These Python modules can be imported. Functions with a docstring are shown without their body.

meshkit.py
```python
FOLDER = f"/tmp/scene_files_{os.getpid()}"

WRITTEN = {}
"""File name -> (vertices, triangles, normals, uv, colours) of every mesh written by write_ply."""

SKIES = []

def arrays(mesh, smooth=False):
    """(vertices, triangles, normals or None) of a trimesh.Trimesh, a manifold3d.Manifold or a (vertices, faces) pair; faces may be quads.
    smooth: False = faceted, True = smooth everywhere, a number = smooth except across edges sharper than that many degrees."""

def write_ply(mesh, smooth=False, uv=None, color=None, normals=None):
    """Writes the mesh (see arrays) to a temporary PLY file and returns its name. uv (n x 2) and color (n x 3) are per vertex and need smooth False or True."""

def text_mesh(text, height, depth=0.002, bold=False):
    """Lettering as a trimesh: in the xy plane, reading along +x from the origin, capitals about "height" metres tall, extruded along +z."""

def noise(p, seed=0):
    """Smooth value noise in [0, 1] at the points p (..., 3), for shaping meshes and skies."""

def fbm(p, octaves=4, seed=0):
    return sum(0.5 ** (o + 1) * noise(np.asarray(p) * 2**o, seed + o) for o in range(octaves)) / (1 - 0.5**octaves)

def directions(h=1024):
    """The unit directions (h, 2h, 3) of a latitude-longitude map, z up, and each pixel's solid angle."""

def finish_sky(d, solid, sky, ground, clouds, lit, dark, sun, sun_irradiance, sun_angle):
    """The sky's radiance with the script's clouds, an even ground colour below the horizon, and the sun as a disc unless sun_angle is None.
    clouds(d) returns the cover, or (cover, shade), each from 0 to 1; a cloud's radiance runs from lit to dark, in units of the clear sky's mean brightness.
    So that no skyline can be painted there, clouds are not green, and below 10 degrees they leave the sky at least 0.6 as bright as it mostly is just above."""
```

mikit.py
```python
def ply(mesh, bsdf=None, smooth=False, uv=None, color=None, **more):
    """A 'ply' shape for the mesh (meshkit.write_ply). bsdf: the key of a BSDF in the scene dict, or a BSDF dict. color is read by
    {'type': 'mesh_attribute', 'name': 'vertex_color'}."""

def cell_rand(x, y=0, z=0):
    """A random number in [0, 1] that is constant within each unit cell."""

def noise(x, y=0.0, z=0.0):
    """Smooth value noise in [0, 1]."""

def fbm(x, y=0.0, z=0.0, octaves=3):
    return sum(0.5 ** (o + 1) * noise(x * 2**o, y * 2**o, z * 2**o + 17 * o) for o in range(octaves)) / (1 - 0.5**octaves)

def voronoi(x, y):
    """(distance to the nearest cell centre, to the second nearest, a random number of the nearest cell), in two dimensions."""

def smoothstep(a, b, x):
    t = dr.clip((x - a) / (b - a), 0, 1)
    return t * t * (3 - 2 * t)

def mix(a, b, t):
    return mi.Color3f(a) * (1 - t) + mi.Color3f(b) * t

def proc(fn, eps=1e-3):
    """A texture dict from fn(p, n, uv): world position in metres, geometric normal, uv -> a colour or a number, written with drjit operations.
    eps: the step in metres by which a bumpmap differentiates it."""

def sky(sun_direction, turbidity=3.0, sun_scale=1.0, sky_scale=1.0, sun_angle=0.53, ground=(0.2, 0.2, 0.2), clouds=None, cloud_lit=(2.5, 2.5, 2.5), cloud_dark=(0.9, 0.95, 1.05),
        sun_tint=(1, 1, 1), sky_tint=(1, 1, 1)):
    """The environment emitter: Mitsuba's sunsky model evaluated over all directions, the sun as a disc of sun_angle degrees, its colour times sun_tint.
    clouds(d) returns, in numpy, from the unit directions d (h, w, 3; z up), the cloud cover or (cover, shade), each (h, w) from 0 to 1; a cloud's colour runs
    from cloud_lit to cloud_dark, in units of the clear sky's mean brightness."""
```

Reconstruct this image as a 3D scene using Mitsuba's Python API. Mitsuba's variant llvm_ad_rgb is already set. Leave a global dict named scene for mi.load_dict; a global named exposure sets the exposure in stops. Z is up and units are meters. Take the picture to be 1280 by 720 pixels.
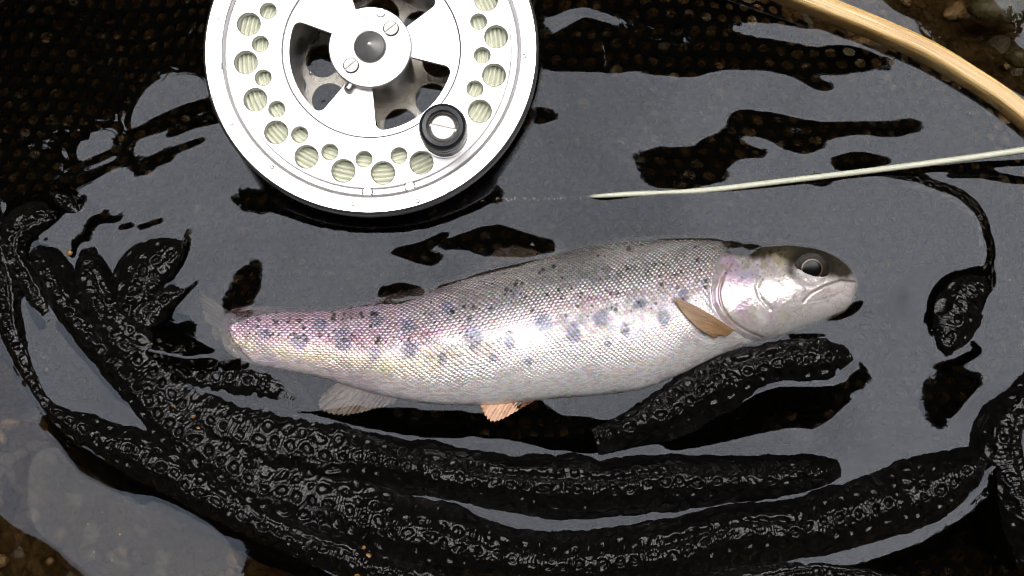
import math, numpy as np, trimesh, mitsuba as mi, drjit as dr, mikit, manifold3d as m3
import scipy.sparse as sp, scipy.sparse.linalg as spl
from scipy.interpolate import PchipInterpolator, CubicSpline
from scipy.ndimage import distance_transform_edt, gaussian_filter, zoom
from shapely.geometry import Polygon, LineString, Point
from shapely.ops import unary_union
from shapely import contains_xy
from meshkit import noise as vnoise, fbm as vfbm
rng = np.random.default_rng(7)
T = mi.ScalarTransform4f
scene, labels = {}, {}

# ------------------------------------------------------------------ camera, sky, exposure
TILT, HFOV = math.radians(12), 52.0
TH = math.tan(math.radians(HFOV / 2))
DIST = 0.128 / TH
FWD = np.array([0, math.sin(TILT), -math.cos(TILT)])
UPV = np.array([0, math.cos(TILT), math.sin(TILT)])
EYE = -FWD * DIST
scene['camera'] = {'type': 'perspective', 'fov': HFOV, 'fov_axis': 'x', 'near_clip': 0.02, 'far_clip': 200.0,
                   'to_world': T().look_at(origin=EYE.tolist(), target=[0, 0, 0], up=UPV.tolist())}


def cloud_cover(d):
    n = vfbm(d * np.array([2.6, 2.2, 3.0]) + 11, 4, 3)
    side = np.abs(d[..., 0]) / np.maximum(np.hypot(d[..., 1], d[..., 2]), 1e-3)
    return np.ones(d.shape[:2]), np.clip(0.80 - 1.5 * side + (n - 0.5) * 2.2, 0, 1)       # broken banks of cloud, thinner to east and west


scene['sky'] = mikit.sky((0.08, 0.22, 0.97), turbidity=3, sun_scale=0.1, sun_angle=60, clouds=cloud_cover,
                         cloud_lit=(3.55, 3.55, 3.75), cloud_dark=(1.8, 1.95, 2.25), ground=(0.05, 0.05, 0.04))
exposure = 3.75

PXW = 0.0002                      # one photo pixel on the water, metres


def at(px, py, z=0.0):
    """The point at height z that lies behind photo position (px, py)."""
    px, py = np.asarray(px, float), np.asarray(py, float)
    d = FWD + ((px - 640) / 640 * TH)[..., None] * np.array([1.0, 0, 0]) + ((360 - py) / 640 * TH)[..., None] * UPV
    t = (np.asarray(z, float) - EYE[2]) / d[..., 2]
    return EYE + d * t[..., None]


def W(pts, z=0.0):
    p = np.array(pts, float)
    return at(p[:, 0], p[:, 1], z)


# ------------------------------------------------------------------ helpers
def put(key, mesh, mat, label=None, cat=None, group=None, kind=None, smooth=False, closed=False, **more):
    if isinstance(mesh, tuple) and closed:
        q = np.asarray(mesh[0])[np.asarray(mesh[1])]
        if (q[:, 0] * np.cross(q[:, 1], q[:, 2])).sum() < 0:          # faces must look outwards
            mesh = (mesh[0], np.asarray(mesh[1])[:, ::-1])
    base, n = key, 0
    while key in scene:
        n += 1
        key = f'{base}_{n:03d}'
    scene[key] = mikit.ply(mesh, mat, smooth, **more)
    tag(key, label, cat, group, kind)
    return key


def tag(key, label=None, cat=None, group=None, kind=None):
    d = {k: v for k, v in (('label', label), ('category', cat), ('group', group), ('kind', kind)) if v}
    if d:
        labels[key] = d


def grid_faces(n, m, wrap=False):
    i, j = np.meshgrid(np.arange(n - 1), np.arange(m if wrap else m - 1), indexing='ij')
    k = (j + 1) % m
    a, b, c, d = i * m + j, (i + 1) * m + j, (i + 1) * m + k, i * m + k
    return np.concatenate([np.stack([a, b, c], -1).reshape(-1, 3), np.stack([a, c, d], -1).reshape(-1, 3)])


def spline(ctrl, ds):
    ctrl = np.array(ctrl, float)
    t = np.r_[0, np.cumsum(np.linalg.norm(np.diff(ctrl[:, :2], axis=0), axis=1))]
    f = CubicSpline(t, ctrl, bc_type='natural')
    return f(np.linspace(0, t[-1], max(8, int(t[-1] / ds))))


def poly_dist(px, py, line):
    """Distance of points to a polyline."""
    line = np.array(line, float)
    best = np.full(px.shape, 1e9)
    for a, b in zip(line[:-1], line[1:]):
        ab = b - a
        t = np.clip(((px - a[0]) * ab[0] + (py - a[1]) * ab[1]) / (ab @ ab), 0, 1)
        best = np.minimum(best, np.hypot(px - a[0] - t * ab[0], py - a[1] - t * ab[1]))
    return best


def sst(a, b, x):
    t = np.clip((x - a) / (b - a), 0, 1)
    return t * t * (3 - 2 * t)


# ------------------------------------------------------------------ materials
def rgb(*c):
    return {'type': 'rgb', 'value': list(c)}


N, F, VOR, SS, MIX, CR = mikit.noise, mikit.fbm, mikit.voronoi, mikit.smoothstep, mikit.mix, mikit.cell_rand

# lightly peat-tinted water, dimmed further by this blend: three tenths of the interface's samples go to its mirror lobe (0.3 x 0.075 = the 2.2 % of water seen from above)
scene['mat_water'] = {'type': 'blendbsdf', 'weight': 0.3,
                      'a': {'type': 'dielectric', 'int_ior': 1.333, 'ext_ior': 1.0, 'specular_reflectance': rgb(.25, .25, .25), 'specular_transmittance': rgb(1.0, .96, .88)},
                      'b': {'type': 'conductor', 'material': 'none', 'specular_reflectance': rgb(.049, .055, .064)}}
scene['mat_rubber'] = {'type': 'twosided', 'b': {'type': 'roughplastic', 'diffuse_reflectance': mikit.proc(
    lambda p, n, uv: MIX((.0015, .0015, .0017), (.006, .0055, .005), F(p.x * 900, p.y * 900, p.z * 900))), 'alpha': 0.06, 'int_ior': 1.36}}
scene['mat_net_sheet'] = {'type': 'twosided', 'b': {'type': 'diffuse', 'reflectance': rgb(.005, .005, .0055)}}


def bed_col(p, n, uv):
    a, b, c = VOR(p.x * 260 + 2 * N(p.x * 90, p.y * 90), p.y * 260)
    col = MIX((.06, .038, .016), (.16, .10, .045), c)
    col = MIX(col, mi.Color3f(.20, .17, .12), SS(.82, .95, c))
    return col * (0.55 + 0.6 * F(p.x * 1400, p.y * 1400, 3)) * (0.5 + 0.5 * SS(0.0, 0.25, b - a))


scene['mat_bed'] = {'type': 'diffuse', 'reflectance': mikit.proc(bed_col)}
scene['mat_pebble'] = {'type': 'roughplastic', 'alpha': .2, 'diffuse_reflectance': mikit.proc(
    lambda p, n, uv: MIX((.07, .045, .02), (.42, .27, .12), CR(dr.floor(p.x * 130), dr.floor(p.y * 130), 5)) * (.6 + .7 * F(p.x * 1200, p.y * 1200, p.z * 1200)))}
scene['mat_stone'] = {'type': 'roughplastic', 'alpha': .2, 'diffuse_reflectance': mikit.proc(
    lambda p, n, uv: MIX((.07, .065, .03), (.20, .17, .08), F(p.x * 420, p.y * 420, p.z * 420)) * (.6 + .7 * N(p.x * 2600, p.y * 2600, p.z * 2600)))}
scene['mat_soil'] = {'type': 'diffuse', 'reflectance': mikit.proc(lambda p, n, uv: MIX((.02, .02, .012), (.05, .05, .025), F(p.x * 2, p.y * 2, p.z * 2)))}
scene['mat_leaf'] = {'type': 'twosided', 'b': {'type': 'diffuse', 'reflectance': mikit.proc(lambda p, n, uv: MIX((.018, .03, .012), (.05, .075, .028), N(p.x * 7, p.y * 7, p.z * 7)))}}
scene['mat_bark'] = {'type': 'diffuse', 'reflectance': mikit.proc(lambda p, n, uv: MIX((.03, .024, .018), (.09, .075, .06), F(p.x * 14, p.y * 14, p.z * 3)))}

# ------------------------------------------------------------------ the setting: bed, banks, trees round the gap of sky
gx, gy = np.meshgrid(np.linspace(-.26, .26, 260), np.linspace(-.2, .24, 220), indexing='ij')
P3 = np.stack([gx, gy, 0 * gx], -1)
gz = -.036 + .006 * (vfbm(P3 * 40, 4, 5) - .5) + .004 * (vfbm(P3 * 190, 3, 6) - .5)
edge = sst(.0, .05, np.minimum(np.minimum(gx + .26, .26 - gx), np.minimum(gy + .2, .24 - gy)))
gz = gz * edge - .036 * (1 - edge)
put('stream_bed', (np.stack([gx, gy, gz], -1).reshape(-1, 3), grid_faces(*gx.shape)), 'mat_bed', 'brown gravelly stream bed under the dark water', kind='structure', smooth=True)


def ring_sheet(x0, x1, y0, y1, R, z_in, fz, n=24, rings=14):
    """A sheet from a rectangular hole out to radius R."""
    per = []
    for k in range(n):
        per.append((x0 + (x1 - x0) * k / n, y0))
    for k in range(n):
        per.append((x1, y0 + (y1 - y0) * k / n))
    for k in range(n):
        per.append((x1 - (x1 - x0) * k / n, y1))
    for k in range(n):
        per.append((x0, y1 - (y1 - y0) * k / n))
    per = np.array(per)
    ang = np.arctan2(per[:, 1], per[:, 0])
    rows = []
    for i in range(rings):
        f = (i / (rings - 1)) ** 2
        q = per * (1 - f) + f * R * np.stack([np.cos(ang), np.sin(ang)], -1)
        r = np.hypot(q[:, 0], q[:, 1])
        rows.append(np.c_[q, fz(r, ang, f)])
    v = np.vstack(rows)
    m = len(per)
    return v, grid_faces(rings, m, True)[:, ::-1]


def bank(r, a, f):
    z = -.036 + 0 * r
    z = z + sst(1.2, 3.5, r) * .6 + np.clip(r - 3.2, 0, 99) * .75 + .25 * np.sin(a * 5 + r) * sst(1.5, 6, r)
    return z


v, f = ring_sheet(-.26, .26, -.2, .24, 16, -.036, bank, 24, 26)
put('stream_bank', (v, f), 'mat_soil', 'dark wooded banks that rise round the stream', kind='structure', smooth=True)


def leaf_crown(n, seed, ax, ay, az):
    r = np.random.default_rng(seed)
    d = r.normal(size=(n, 3))
    d /= np.linalg.norm(d, axis=1, keepdims=True)
    rad = (0.35 + 0.65 * r.random(n) ** .35)
    lump = 0.86 + 0.28 * vnoise(d * 2.4 + 5, seed)
    c = d * (rad * lump)[:, None] * np.array([ax, ay, az])
    a = r.normal(size=(n, 3)); a /= np.linalg.norm(a, axis=1, keepdims=True)
    b = np.cross(a, r.normal(size=(n, 3))); b /= np.linalg.norm(b, axis=1, keepdims=True)
    L = r.uniform(.045, .10, n)[:, None]
    q = np.stack([c - a * L, c + b * L * .45, c + a * L, c - b * L * .45], 1).reshape(-1, 3)
    k = np.arange(n)[:, None] * 4
    return q, np.vstack([np.hstack([k, k + 1, k + 2]), np.hstack([k, k + 2, k + 3])])


crowns = [mikit.ply(leaf_crown(20000, 20 + k, 1.75, 1.75, 1.25), 'mat_leaf') for k in range(3)]


def trunk_mesh(h):
    parts = []
    z = np.linspace(0, h, 9)
    a = np.linspace(0, 2 * np.pi, 11)[:-1]
    rr = .16 * (1 - .6 * z / h) + .05 * np.exp(-z * 3)
    off = np.stack([.08 * np.sin(z * 1.1), .06 * np.cos(z * .9), z], -1)
    v = off[:, None] + np.stack([rr[:, None] * np.cos(a), rr[:, None] * np.sin(a), 0 * rr[:, None] * a], -1)
    parts.append(trimesh.Trimesh(v.reshape(-1, 3), grid_faces(9, 10, True), process=False))
    for k in range(6):
        q = np.array([math.cos(k * 1.1), math.sin(k * 1.1), .55])
        c = trimesh.creation.cylinder(.035, segment=[off[-3], off[-3] + q * 1.25], sections=7)
        parts.append(c)
    return trimesh.util.concatenate(parts)


TK = mikit.ply(trunk_mesh(5.2), 'mat_bark', True)
OPEN = {0: .72, 30: .84, 60: .76, 90: .58, 119: .55, 150: .60, 180: .68, 210: .54, 240: .31, 270: .20, 300: .27, 330: .50}


def tree(x, y, zc, s=1.0, kind=0, rot=0):
    key, n = 'tree', 0
    while key + '__crown' in scene:
        n += 1
        key = f'tree_{n:03d}'
    M = T().translate([x, y, zc]).rotate([0, 0, 1], rot).scale(s)
    scene[key + '__trunk'] = {**TK, 'to_world': T().translate([x, y, zc - 4.9 * s]).rotate([0, 0, 1], rot).scale(s)}
    scene[key + '__crown'] = {**crowns[kind], 'to_world': M}
    tag(key, 'dense dark leafy tree on the stream bank, seen only as a black reflection', 'tree', 'bank trees mirrored in the water')


for k, (deg, tt) in enumerate(OPEN.items()):
    a = math.radians(deg)
    dd = 4.5 * tt + 1.72
    tree(dd * math.cos(a), dd * math.sin(a), 4.5, 1.0, k % 3, 37 * k)
    if deg in (270, 300, 240):
        continue
for k in range(13):
    a = 2 * math.pi * (k + .5) / 13
    tree(7.7 * math.cos(a), 7.7 * math.sin(a), 5.6, 1.45, (k + 1) % 3, 53 * k)

# ------------------------------------------------------------------ landing net: rolls of black rubber mesh
# each roll: photo x, y of its crest line and half width at the waterline, crest height (mm)
ROLLS = [
    ('upper', [(110, 312, 12), (118, 350, 28), (135, 390, 34), (160, 430, 40), (195, 475, 44), (240, 515, 44), (300, 545, 42), (370, 560, 38), (440, 571, 30), (500, 582, 31),
      (560, 592, 32), (620, 603, 34), (690, 612, 35), (760, 611, 34), (840, 603, 29), (918, 600, 26), (985, 594, 21), (1030, 588, 15), (1050, 585, 8)], 5.0),
    ('lower', [(45, 312, 10), (60, 330, 26), (80, 365, 24), (100, 395, 22), (130, 432, 24), (165, 474, 28), (205, 515, 32), (255, 560, 40), (310, 597, 42), (370, 625, 42), (430, 642, 42),
      (500, 663, 42), (560, 680, 42), (620, 693, 38), (720, 704, 36), (820, 695, 36), (902, 676, 35), (965, 667, 36), (1027, 656, 37), (1090, 637, 40), (1143, 620, 38), (1185, 602, 33), (1212, 586, 24), (1232, 572, 10)], 5.2),
    ('rim', [(-12, 262, 16), (-4, 300, 18), (6, 340, 18), (12, 380, 17), (19, 420, 15), (30, 452, 12), (45, 482, 10), (62, 508, 10), (85, 526, 18), (120, 545, 26), (160, 562, 30), (210, 588, 28),
      (270, 624, 26), (330, 656, 24), (390, 682, 22), (440, 702, 26), (500, 722, 26), (570, 738, 20)], 3.4),
    ('left', [(72, 269, 6), (48, 272, 22), (22, 288, 24), (17, 318, 18), (32, 350, 14), (50, 380, 11), (62, 402, 5)], 3.0),
    ('lobe', [(233, 300, 9), (210, 316, 30), (182, 338, 38), (166, 368, 36), (162, 400, 32), (170, 432, 24)], 3.2),
    ('fan', [(246, 356, 4), (222, 366, 14), (190, 386, 24), (165, 414, 26), (150, 440, 20)], 2.6),
    ('tailside', [(175, 440, 14), (220, 460, 22), (270, 471, 26), (330, 482, 20), (370, 500, 9)], 2.0),
    ('small', [(742, 549, 10), (800, 530, 22), (850, 507, 32), (895, 483, 36), (945, 461, 31), (985, 451, 32), (1018, 448, 33), (1044, 447, 27), (1064, 452, 13)], 4.0),
    ('right', [(1232, 344, 8), (1214, 362, 28), (1195, 384, 40), (1188, 408, 36), (1180, 430, 22), (1172, 448, 8)], 3.6),
    ('thread', [(1084, 220, 2.5), (1125, 224, 4), (1160, 232, 6), (1195, 245, 7), (1220, 268, 6), (1232, 300, 5), (1234, 335, 5), (1230, 360, 7)], .55),
    ('edge', [(1296, 462, 14), (1278, 498, 24), (1256, 530, 28), (1250, 562, 28), (1262, 602, 26), (1280, 650, 26), (1300, 700, 20)], 3.6),
    ('bottom', [(870, 738, 22), (960, 725, 18), (1020, 717, 14), (1080, 722, 12), (1125, 730, 7)], 2.2),
    ('bit', [(64, 242, 4), (80, 251, 10), (95, 261, 10), (107, 257, 4)], 1.6),
]
PITCH = .0041


def roll_mesh(ctrl, crest, seed, ds=.00026, nt=150):
    c = np.array(ctrl, float)
    w3 = W(c[:, :2])
    cz = np.full(len(c), crest)
    if crest > 4.5:
        cz = np.where((c[:, 1] > 470) & (c[:, 0] < 470), 2.4, cz)      # the bunched, flatter part of the bag
    path = spline(np.c_[w3[:, :2], c[:, 2] * PXW, cz], ds)
    n = len(path)
    xy, hw = path[:, :2].copy(), np.maximum(path[:, 2], .0004)
    t0 = np.arange(n) * ds
    wq = np.stack([t0 * 85, 0 * t0, 0 * t0 + seed], -1)
    hw = hw * (.84 + .30 * vfbm(wq, 3, seed + 11))
    xy += (hw * .22)[:, None] * (np.stack([vfbm(wq + 3, 3, seed + 12), vfbm(wq + 5, 3, seed + 13)], -1) - .5)
    tan = np.gradient(xy, axis=0)
    tan /= np.linalg.norm(tan, axis=1, keepdims=True)
    nor = np.stack([-tan[:, 1], tan[:, 0]], -1)
    s = np.r_[0, np.cumsum(np.linalg.norm(np.diff(xy, axis=0), axis=1))]
    el = min(.008, .22 * s[-1])
    endf = np.minimum(sst(0, el, s), sst(0, el, s[-1] - s))
    q = np.stack([s * 160, 0 * s, 0 * s + seed], -1)
    cr = path[:, 3] * 1e-3 * (0.5 + .5 * endf) * (.8 + .4 * vfbm(q, 3, seed)) * np.clip(hw / .004, .35, 1)
    lean = .45 * (vfbm(np.stack([s * 60, 0 * s, 0 * s + seed], -1), 2, seed + 9) - .5)
    # section: a blunt ridge of height cr and half width hw at the waterline, running on down under water
    e = 1.62
    uu = np.linspace(-1, 1, nt)
    uu = np.sign(uu) * np.abs(uu) ** 1.15 * 1.85
    S, UU = np.meshgrid(s, uu, indexing='ij')
    side = .22 * sst(.45, .7, vfbm(np.stack([s * 45, 0 * s, 0 * s + seed + 20], -1), 2, seed + 14))[:, None]
    H_, C_ = hw[:, None], cr[:, None]
    rnd = np.sqrt(UU ** 2 + .004)
    lat, hgt = H_ * (UU + lean[:, None] * (1 - np.minimum(np.abs(UU), 1))), C_ * (1 - rnd ** e + side * np.exp(-((UU - .62) / .2) ** 2) - .6 * side * np.exp(-((UU - .3) / .12) ** 2))
    dlat, dh = np.gradient(lat, axis=1), np.gradient(hgt, axis=1)
    dl = np.hypot(dlat, dh)
    arc = np.cumsum(dl, axis=1)
    arc -= arc[:, nt // 2:nt // 2 + 1]
    nn = np.stack([-dh, dlat], -1)
    nn /= np.linalg.norm(nn, axis=-1, keepdims=True)
    ZC = 0 * C_
    p = np.stack([S, arc, 0 * S], -1)
    wob = vfbm(p * 260 + seed, 3, seed + 1) - .5
    S2, A2 = S + .0030 * (vfbm(p * 210 + 9, 2, seed + 2) - .5), arc + .0030 * (vfbm(p * 210 + 19, 2, seed + 3) - .5)
    row = np.round(A2 / (PITCH * .866))
    best = np.full(S.shape, 1e9)
    for dr_ in (-1, 0, 1):
        rw = row + dr_
        off = .5 * PITCH * (np.mod(rw, 2))
        cx = np.round((S2 - off) / PITCH) * PITCH + off
        best = np.minimum(best, np.hypot(S2 - cx, A2 - rw * PITCH * .866))
    rh = PITCH * .30 * (1 + .35 * (vnoise(p * 230 + 3, seed + 4) - .5))
    d = best - rh
    fill = vnoise(np.stack([np.round(S2 / PITCH) * 3.1, row * 2.7, 0 * S], -1), seed + 8)     # some holes hold water
    disp = -.0011 * (.25 + .75 * fill) * (.35 + .65 * np.exp(-(UU / .5) ** 2)) * (1 - .75 * sst(.7, .95, np.abs(UU))) * (1 - sst(-.00065, .00010, d)) + .00010 * np.exp(-((d - .00042) / .0003) ** 2)
    # thin wet pleats that run over the crest, and water lying in them
    pleat = np.abs(np.sin((S * 1 + .0015 * wob) * 2 * np.pi / .0017 + 4 * vnoise(p * 200, seed + 5)))
    cw = np.exp(-(UU / .42) ** 2) * .9 + .1
    disp += cw * .00034 * (pleat ** .7 - .6) * (.2 + 1.5 * vnoise(p * 420 + 7, seed + 6)) + cw * .00034 * (vfbm(p * 1250, 3, seed + 7) - .5) + .0006 * wob
    # blunt ends: the roll sinks under water
    lat2, hgt2 = lat + nn[..., 0] * disp, hgt + nn[..., 1] * disp
    pos = np.stack([xy[:, None, 0] + nor[:, None, 0] * lat2, xy[:, None, 1] + nor[:, None, 1] * lat2, ZC + hgt2], -1)
    v = pos.reshape(-1, 3)
    f = grid_faces(n, nt)
    caps = []
    for e in (0, n - 1):
        k = len(v)
        ring = np.arange(nt) + e * nt
        v = np.vstack([v, pos[e].mean(0)[None] - [0, 0, .002]])
        t = np.stack([ring[:-1], ring[1:], np.full(nt - 1, k)], -1)
        caps.append(t if e else t[:, ::-1])
    outline = unary_union([LineString(xy[i:i + 6]).buffer(hw[min(i + 3, n - 1)], quad_segs=4) for i in range(0, n - 6, 5)])
    return (v, np.vstack([f] + caps)), outline


emergent = []
NET = 'landing_net'
for k, (nm, ctrl, crest) in enumerate(ROLLS):
    mesh, outline = roll_mesh(ctrl, crest, 31 + 7 * k)
    emergent.append(outline)
    put(NET + '__fold', mesh, 'mat_rubber', smooth=True)
tag(NET, 'wet black rubber mesh landing net with pale bent wooden hoop round the trout', 'landing net')

# the flat of the bag under water, with its real holes
LEFT = [(-300, 100), (-60, 235), (-6, 300), (12, 380), (30, 452), (62, 508), (120, 545), (210, 588), (330, 656), (440, 702), (570, 738), (640, 800), (1500, 800), (1500, 300), (1300, 150), (1240, 112), (1140, 52), (1050, 15), (960, -20), (700, -120), (-300, -120)]
bag_poly = Polygon(W(LEFT)[:, :2]).difference(Point(*at(464, 66)[:2]).buffer(.036))


def bag_z(x, y):
    p = np.stack([x, y, 0 * x], -1)
    return -.013 + .011 * (vfbm(p * 26 + 4, 3, 41) - .5) - .012 * sst(.0, .05, -x - .05) * sst(.0, .06, y)


def bag_sheet(p=.0043, nr=12):
    xs, ys = np.arange(-.2, .21, p), np.arange(-.12, .12, p * .866)
    cs = np.array([(x + (j % 2) * p / 2, y) for j, y in enumerate(ys) for x in xs])
    cs = cs[contains_xy(bag_poly, cs[:, 0], cs[:, 1])]
    ang = np.arange(nr) * 2 * np.pi / nr + np.pi / 6
    hexr = np.where(np.arange(nr) % 2 == 0, p / 2 / math.cos(math.pi / 6), p / 2)
    n = len(cs)
    hr = p * .335 * (1 + .25 * (rng.random(n) - .5))[:, None]
    def ring(r, dz):
        x = cs[:, :1] + r * np.cos(ang); y = cs[:, 1:] + r * np.sin(ang)
        q = np.stack([x, y, 0 * x], -1)
        wx_, wy_ = .011 * (vfbm(q * 32 + 3, 3, 43) - .5), .011 * (vfbm(q * 32 + 8, 3, 44) - .5)
        return np.stack([x + wx_, y + wy_, bag_z(x, y) + dz], -1)
    rings = [ring(hexr[None] + 0 * hr, 0), ring(hr * 1.25, 0), ring(hr, 0), ring(hr * .98, -.0009)]
    v = np.stack(rings, 1).reshape(-1, 3)
    f0 = grid_faces(4, nr, True)
    f = (f0[None] + (np.arange(n) * 4 * nr)[:, None, None]).reshape(-1, 3)
    return v, f


put(NET + '__bag_mesh', bag_sheet(), 'mat_net_sheet')

# bent wooden hoop
HOOP = [(640, -150), (830, -72), (952, -22), (1009, 0), (1065, 22), (1122, 46), (1166, 67), (1212, 95), (1253, 122), (1282, 145), (1350, 205), (1420, 300), (1455, 420), (1440, 560), (1370, 700), (1230, 830),
        (1000, 900), (700, 920), (350, 920), (20, 840), (-200, 680), (-270, 440), (-210, 220), (-90, 40), (100, -90), (380, -160), (640, -150)]


def hoop():
    p = W(np.array(HOOP, float) + [2, -4], .004)[:, :2]
    t = np.r_[0, np.cumsum(np.linalg.norm(np.diff(p, axis=0), axis=1))]
    cs = CubicSpline(t, p, bc_type='periodic')
    n = 900
    tt = np.linspace(0, t[-1], n + 1)
    c = cs(tt); d = cs(tt, 1); d /= np.linalg.norm(d, axis=1, keepdims=True)
    nrm = np.stack([-d[:, 1], d[:, 0]], -1)
    m = 40
    a = np.arange(m) * 2 * np.pi / m
    e = 4.2
    ca, sa = np.sign(np.cos(a)) * np.abs(np.cos(a)) ** (2 / e), np.sign(np.sin(a)) * np.abs(np.sin(a)) ** (2 / e)
    s3 = np.stack([*np.meshgrid(tt * 14, a * 1.5, indexing='ij'), np.zeros((n + 1, m))], -1)
    rough = .00022 * (vfbm(s3 * [1, 2, 1], 4, 61) - .5)
    w = (.0024 * ca)[None] + rough * np.sign(ca); h = (.0030 * sa)[None] + rough
    # laminations: shallow glue lines along the hoop
    for wl in (-.0009, .0008):
        h -= .00016 * np.exp(-((w - wl) / .00012) ** 2) * (sa > .5)
    v = np.stack([c[:, None, 0] + nrm[:, None, 0] * w, c[:, None, 1] + nrm[:, None, 1] * w, 0.0016 + h], -1)
    uv = np.stack(np.meshgrid(tt, np.arange(m) / m, indexing='ij'), -1)
    uv[..., 1] = w
    return (v.reshape(-1, 3), grid_faces(n + 1, m, True)), uv.reshape(-1, 2)


def wood_col(p, n, uv):
    u, w = uv.x, uv.y
    g = F(u * 60, w * 5200 + 1.5 * N(u * 30, 3), 2)
    fine = N(u * 260, w * 16000, 8)
    c = MIX((.64, .38, .12), (.90, .64, .28), SS(.3, .7, g))
    c = c * (.8 + .35 * fine)
    streak = SS(.66, .78, F(u * 35 + 4, w * 3000, 7))
    c = MIX(c, mi.Color3f(.24, .12, .04), 0.4 * streak)
    pores = SS(.80, .9, N(u * 500, w * 21000, 11))
    return MIX(c, mi.Color3f(.16, .08, .03), .25 * pores)


scene['mat_wood'] = {'type': 'principled', 'base_color': mikit.proc(wood_col), 'roughness': .36, 'specular': .5, 'clearcoat': .5, 'clearcoat_gloss': .8}
(hv, hf), huv = hoop()
put(NET + '__hoop', (hv, hf), 'mat_wood', 'pale bent wooden hoop with long grain', smooth=True, closed=True, uv=huv)

# ------------------------------------------------------------------ trout
DORS = [(274, 408), (280, 394), (292, 386), (320, 383), (360, 384), (400, 384), (450, 377), (500, 367), (550, 352), (600, 337), (650, 325), (700, 312), (750, 302), (800, 296), (850, 294), (900, 295), (937, 300), (960, 303), (985, 302), (1010, 305), (1030, 310), (1048, 319), (1060, 329), (1067, 340), (1071, 351)]
VENT = [(274, 412), (280, 434), (292, 446), (320, 456), (360, 464), (400, 472), (450, 487), (500, 499), (550, 506), (600, 507), (650, 503), (700, 498), (750, 494), (800, 487), (850, 468), (900, 444), (937, 430), (960, 425), (985, 418), (1010, 409), (1030, 402), (1048, 394), (1060, 385), (1067, 374), (1071, 357)]
yD = PchipInterpolator(*np.array(DORS, float).T)
yV = PchipInterpolator(*np.array(VENT, float).T)
TOP = PchipInterpolator([274, 282, 300, 400, 500, 620, 740, 850, 900, 950, 990, 1020, 1045, 1060, 1068, 1071], [.2, 1.6, 2.6, 4.4, 6.4, 8.4, 9.4, 9.2, 8.8, 8.8, 8.2, 7.0, 5.6, 4.3, 2.7, .9])
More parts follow.
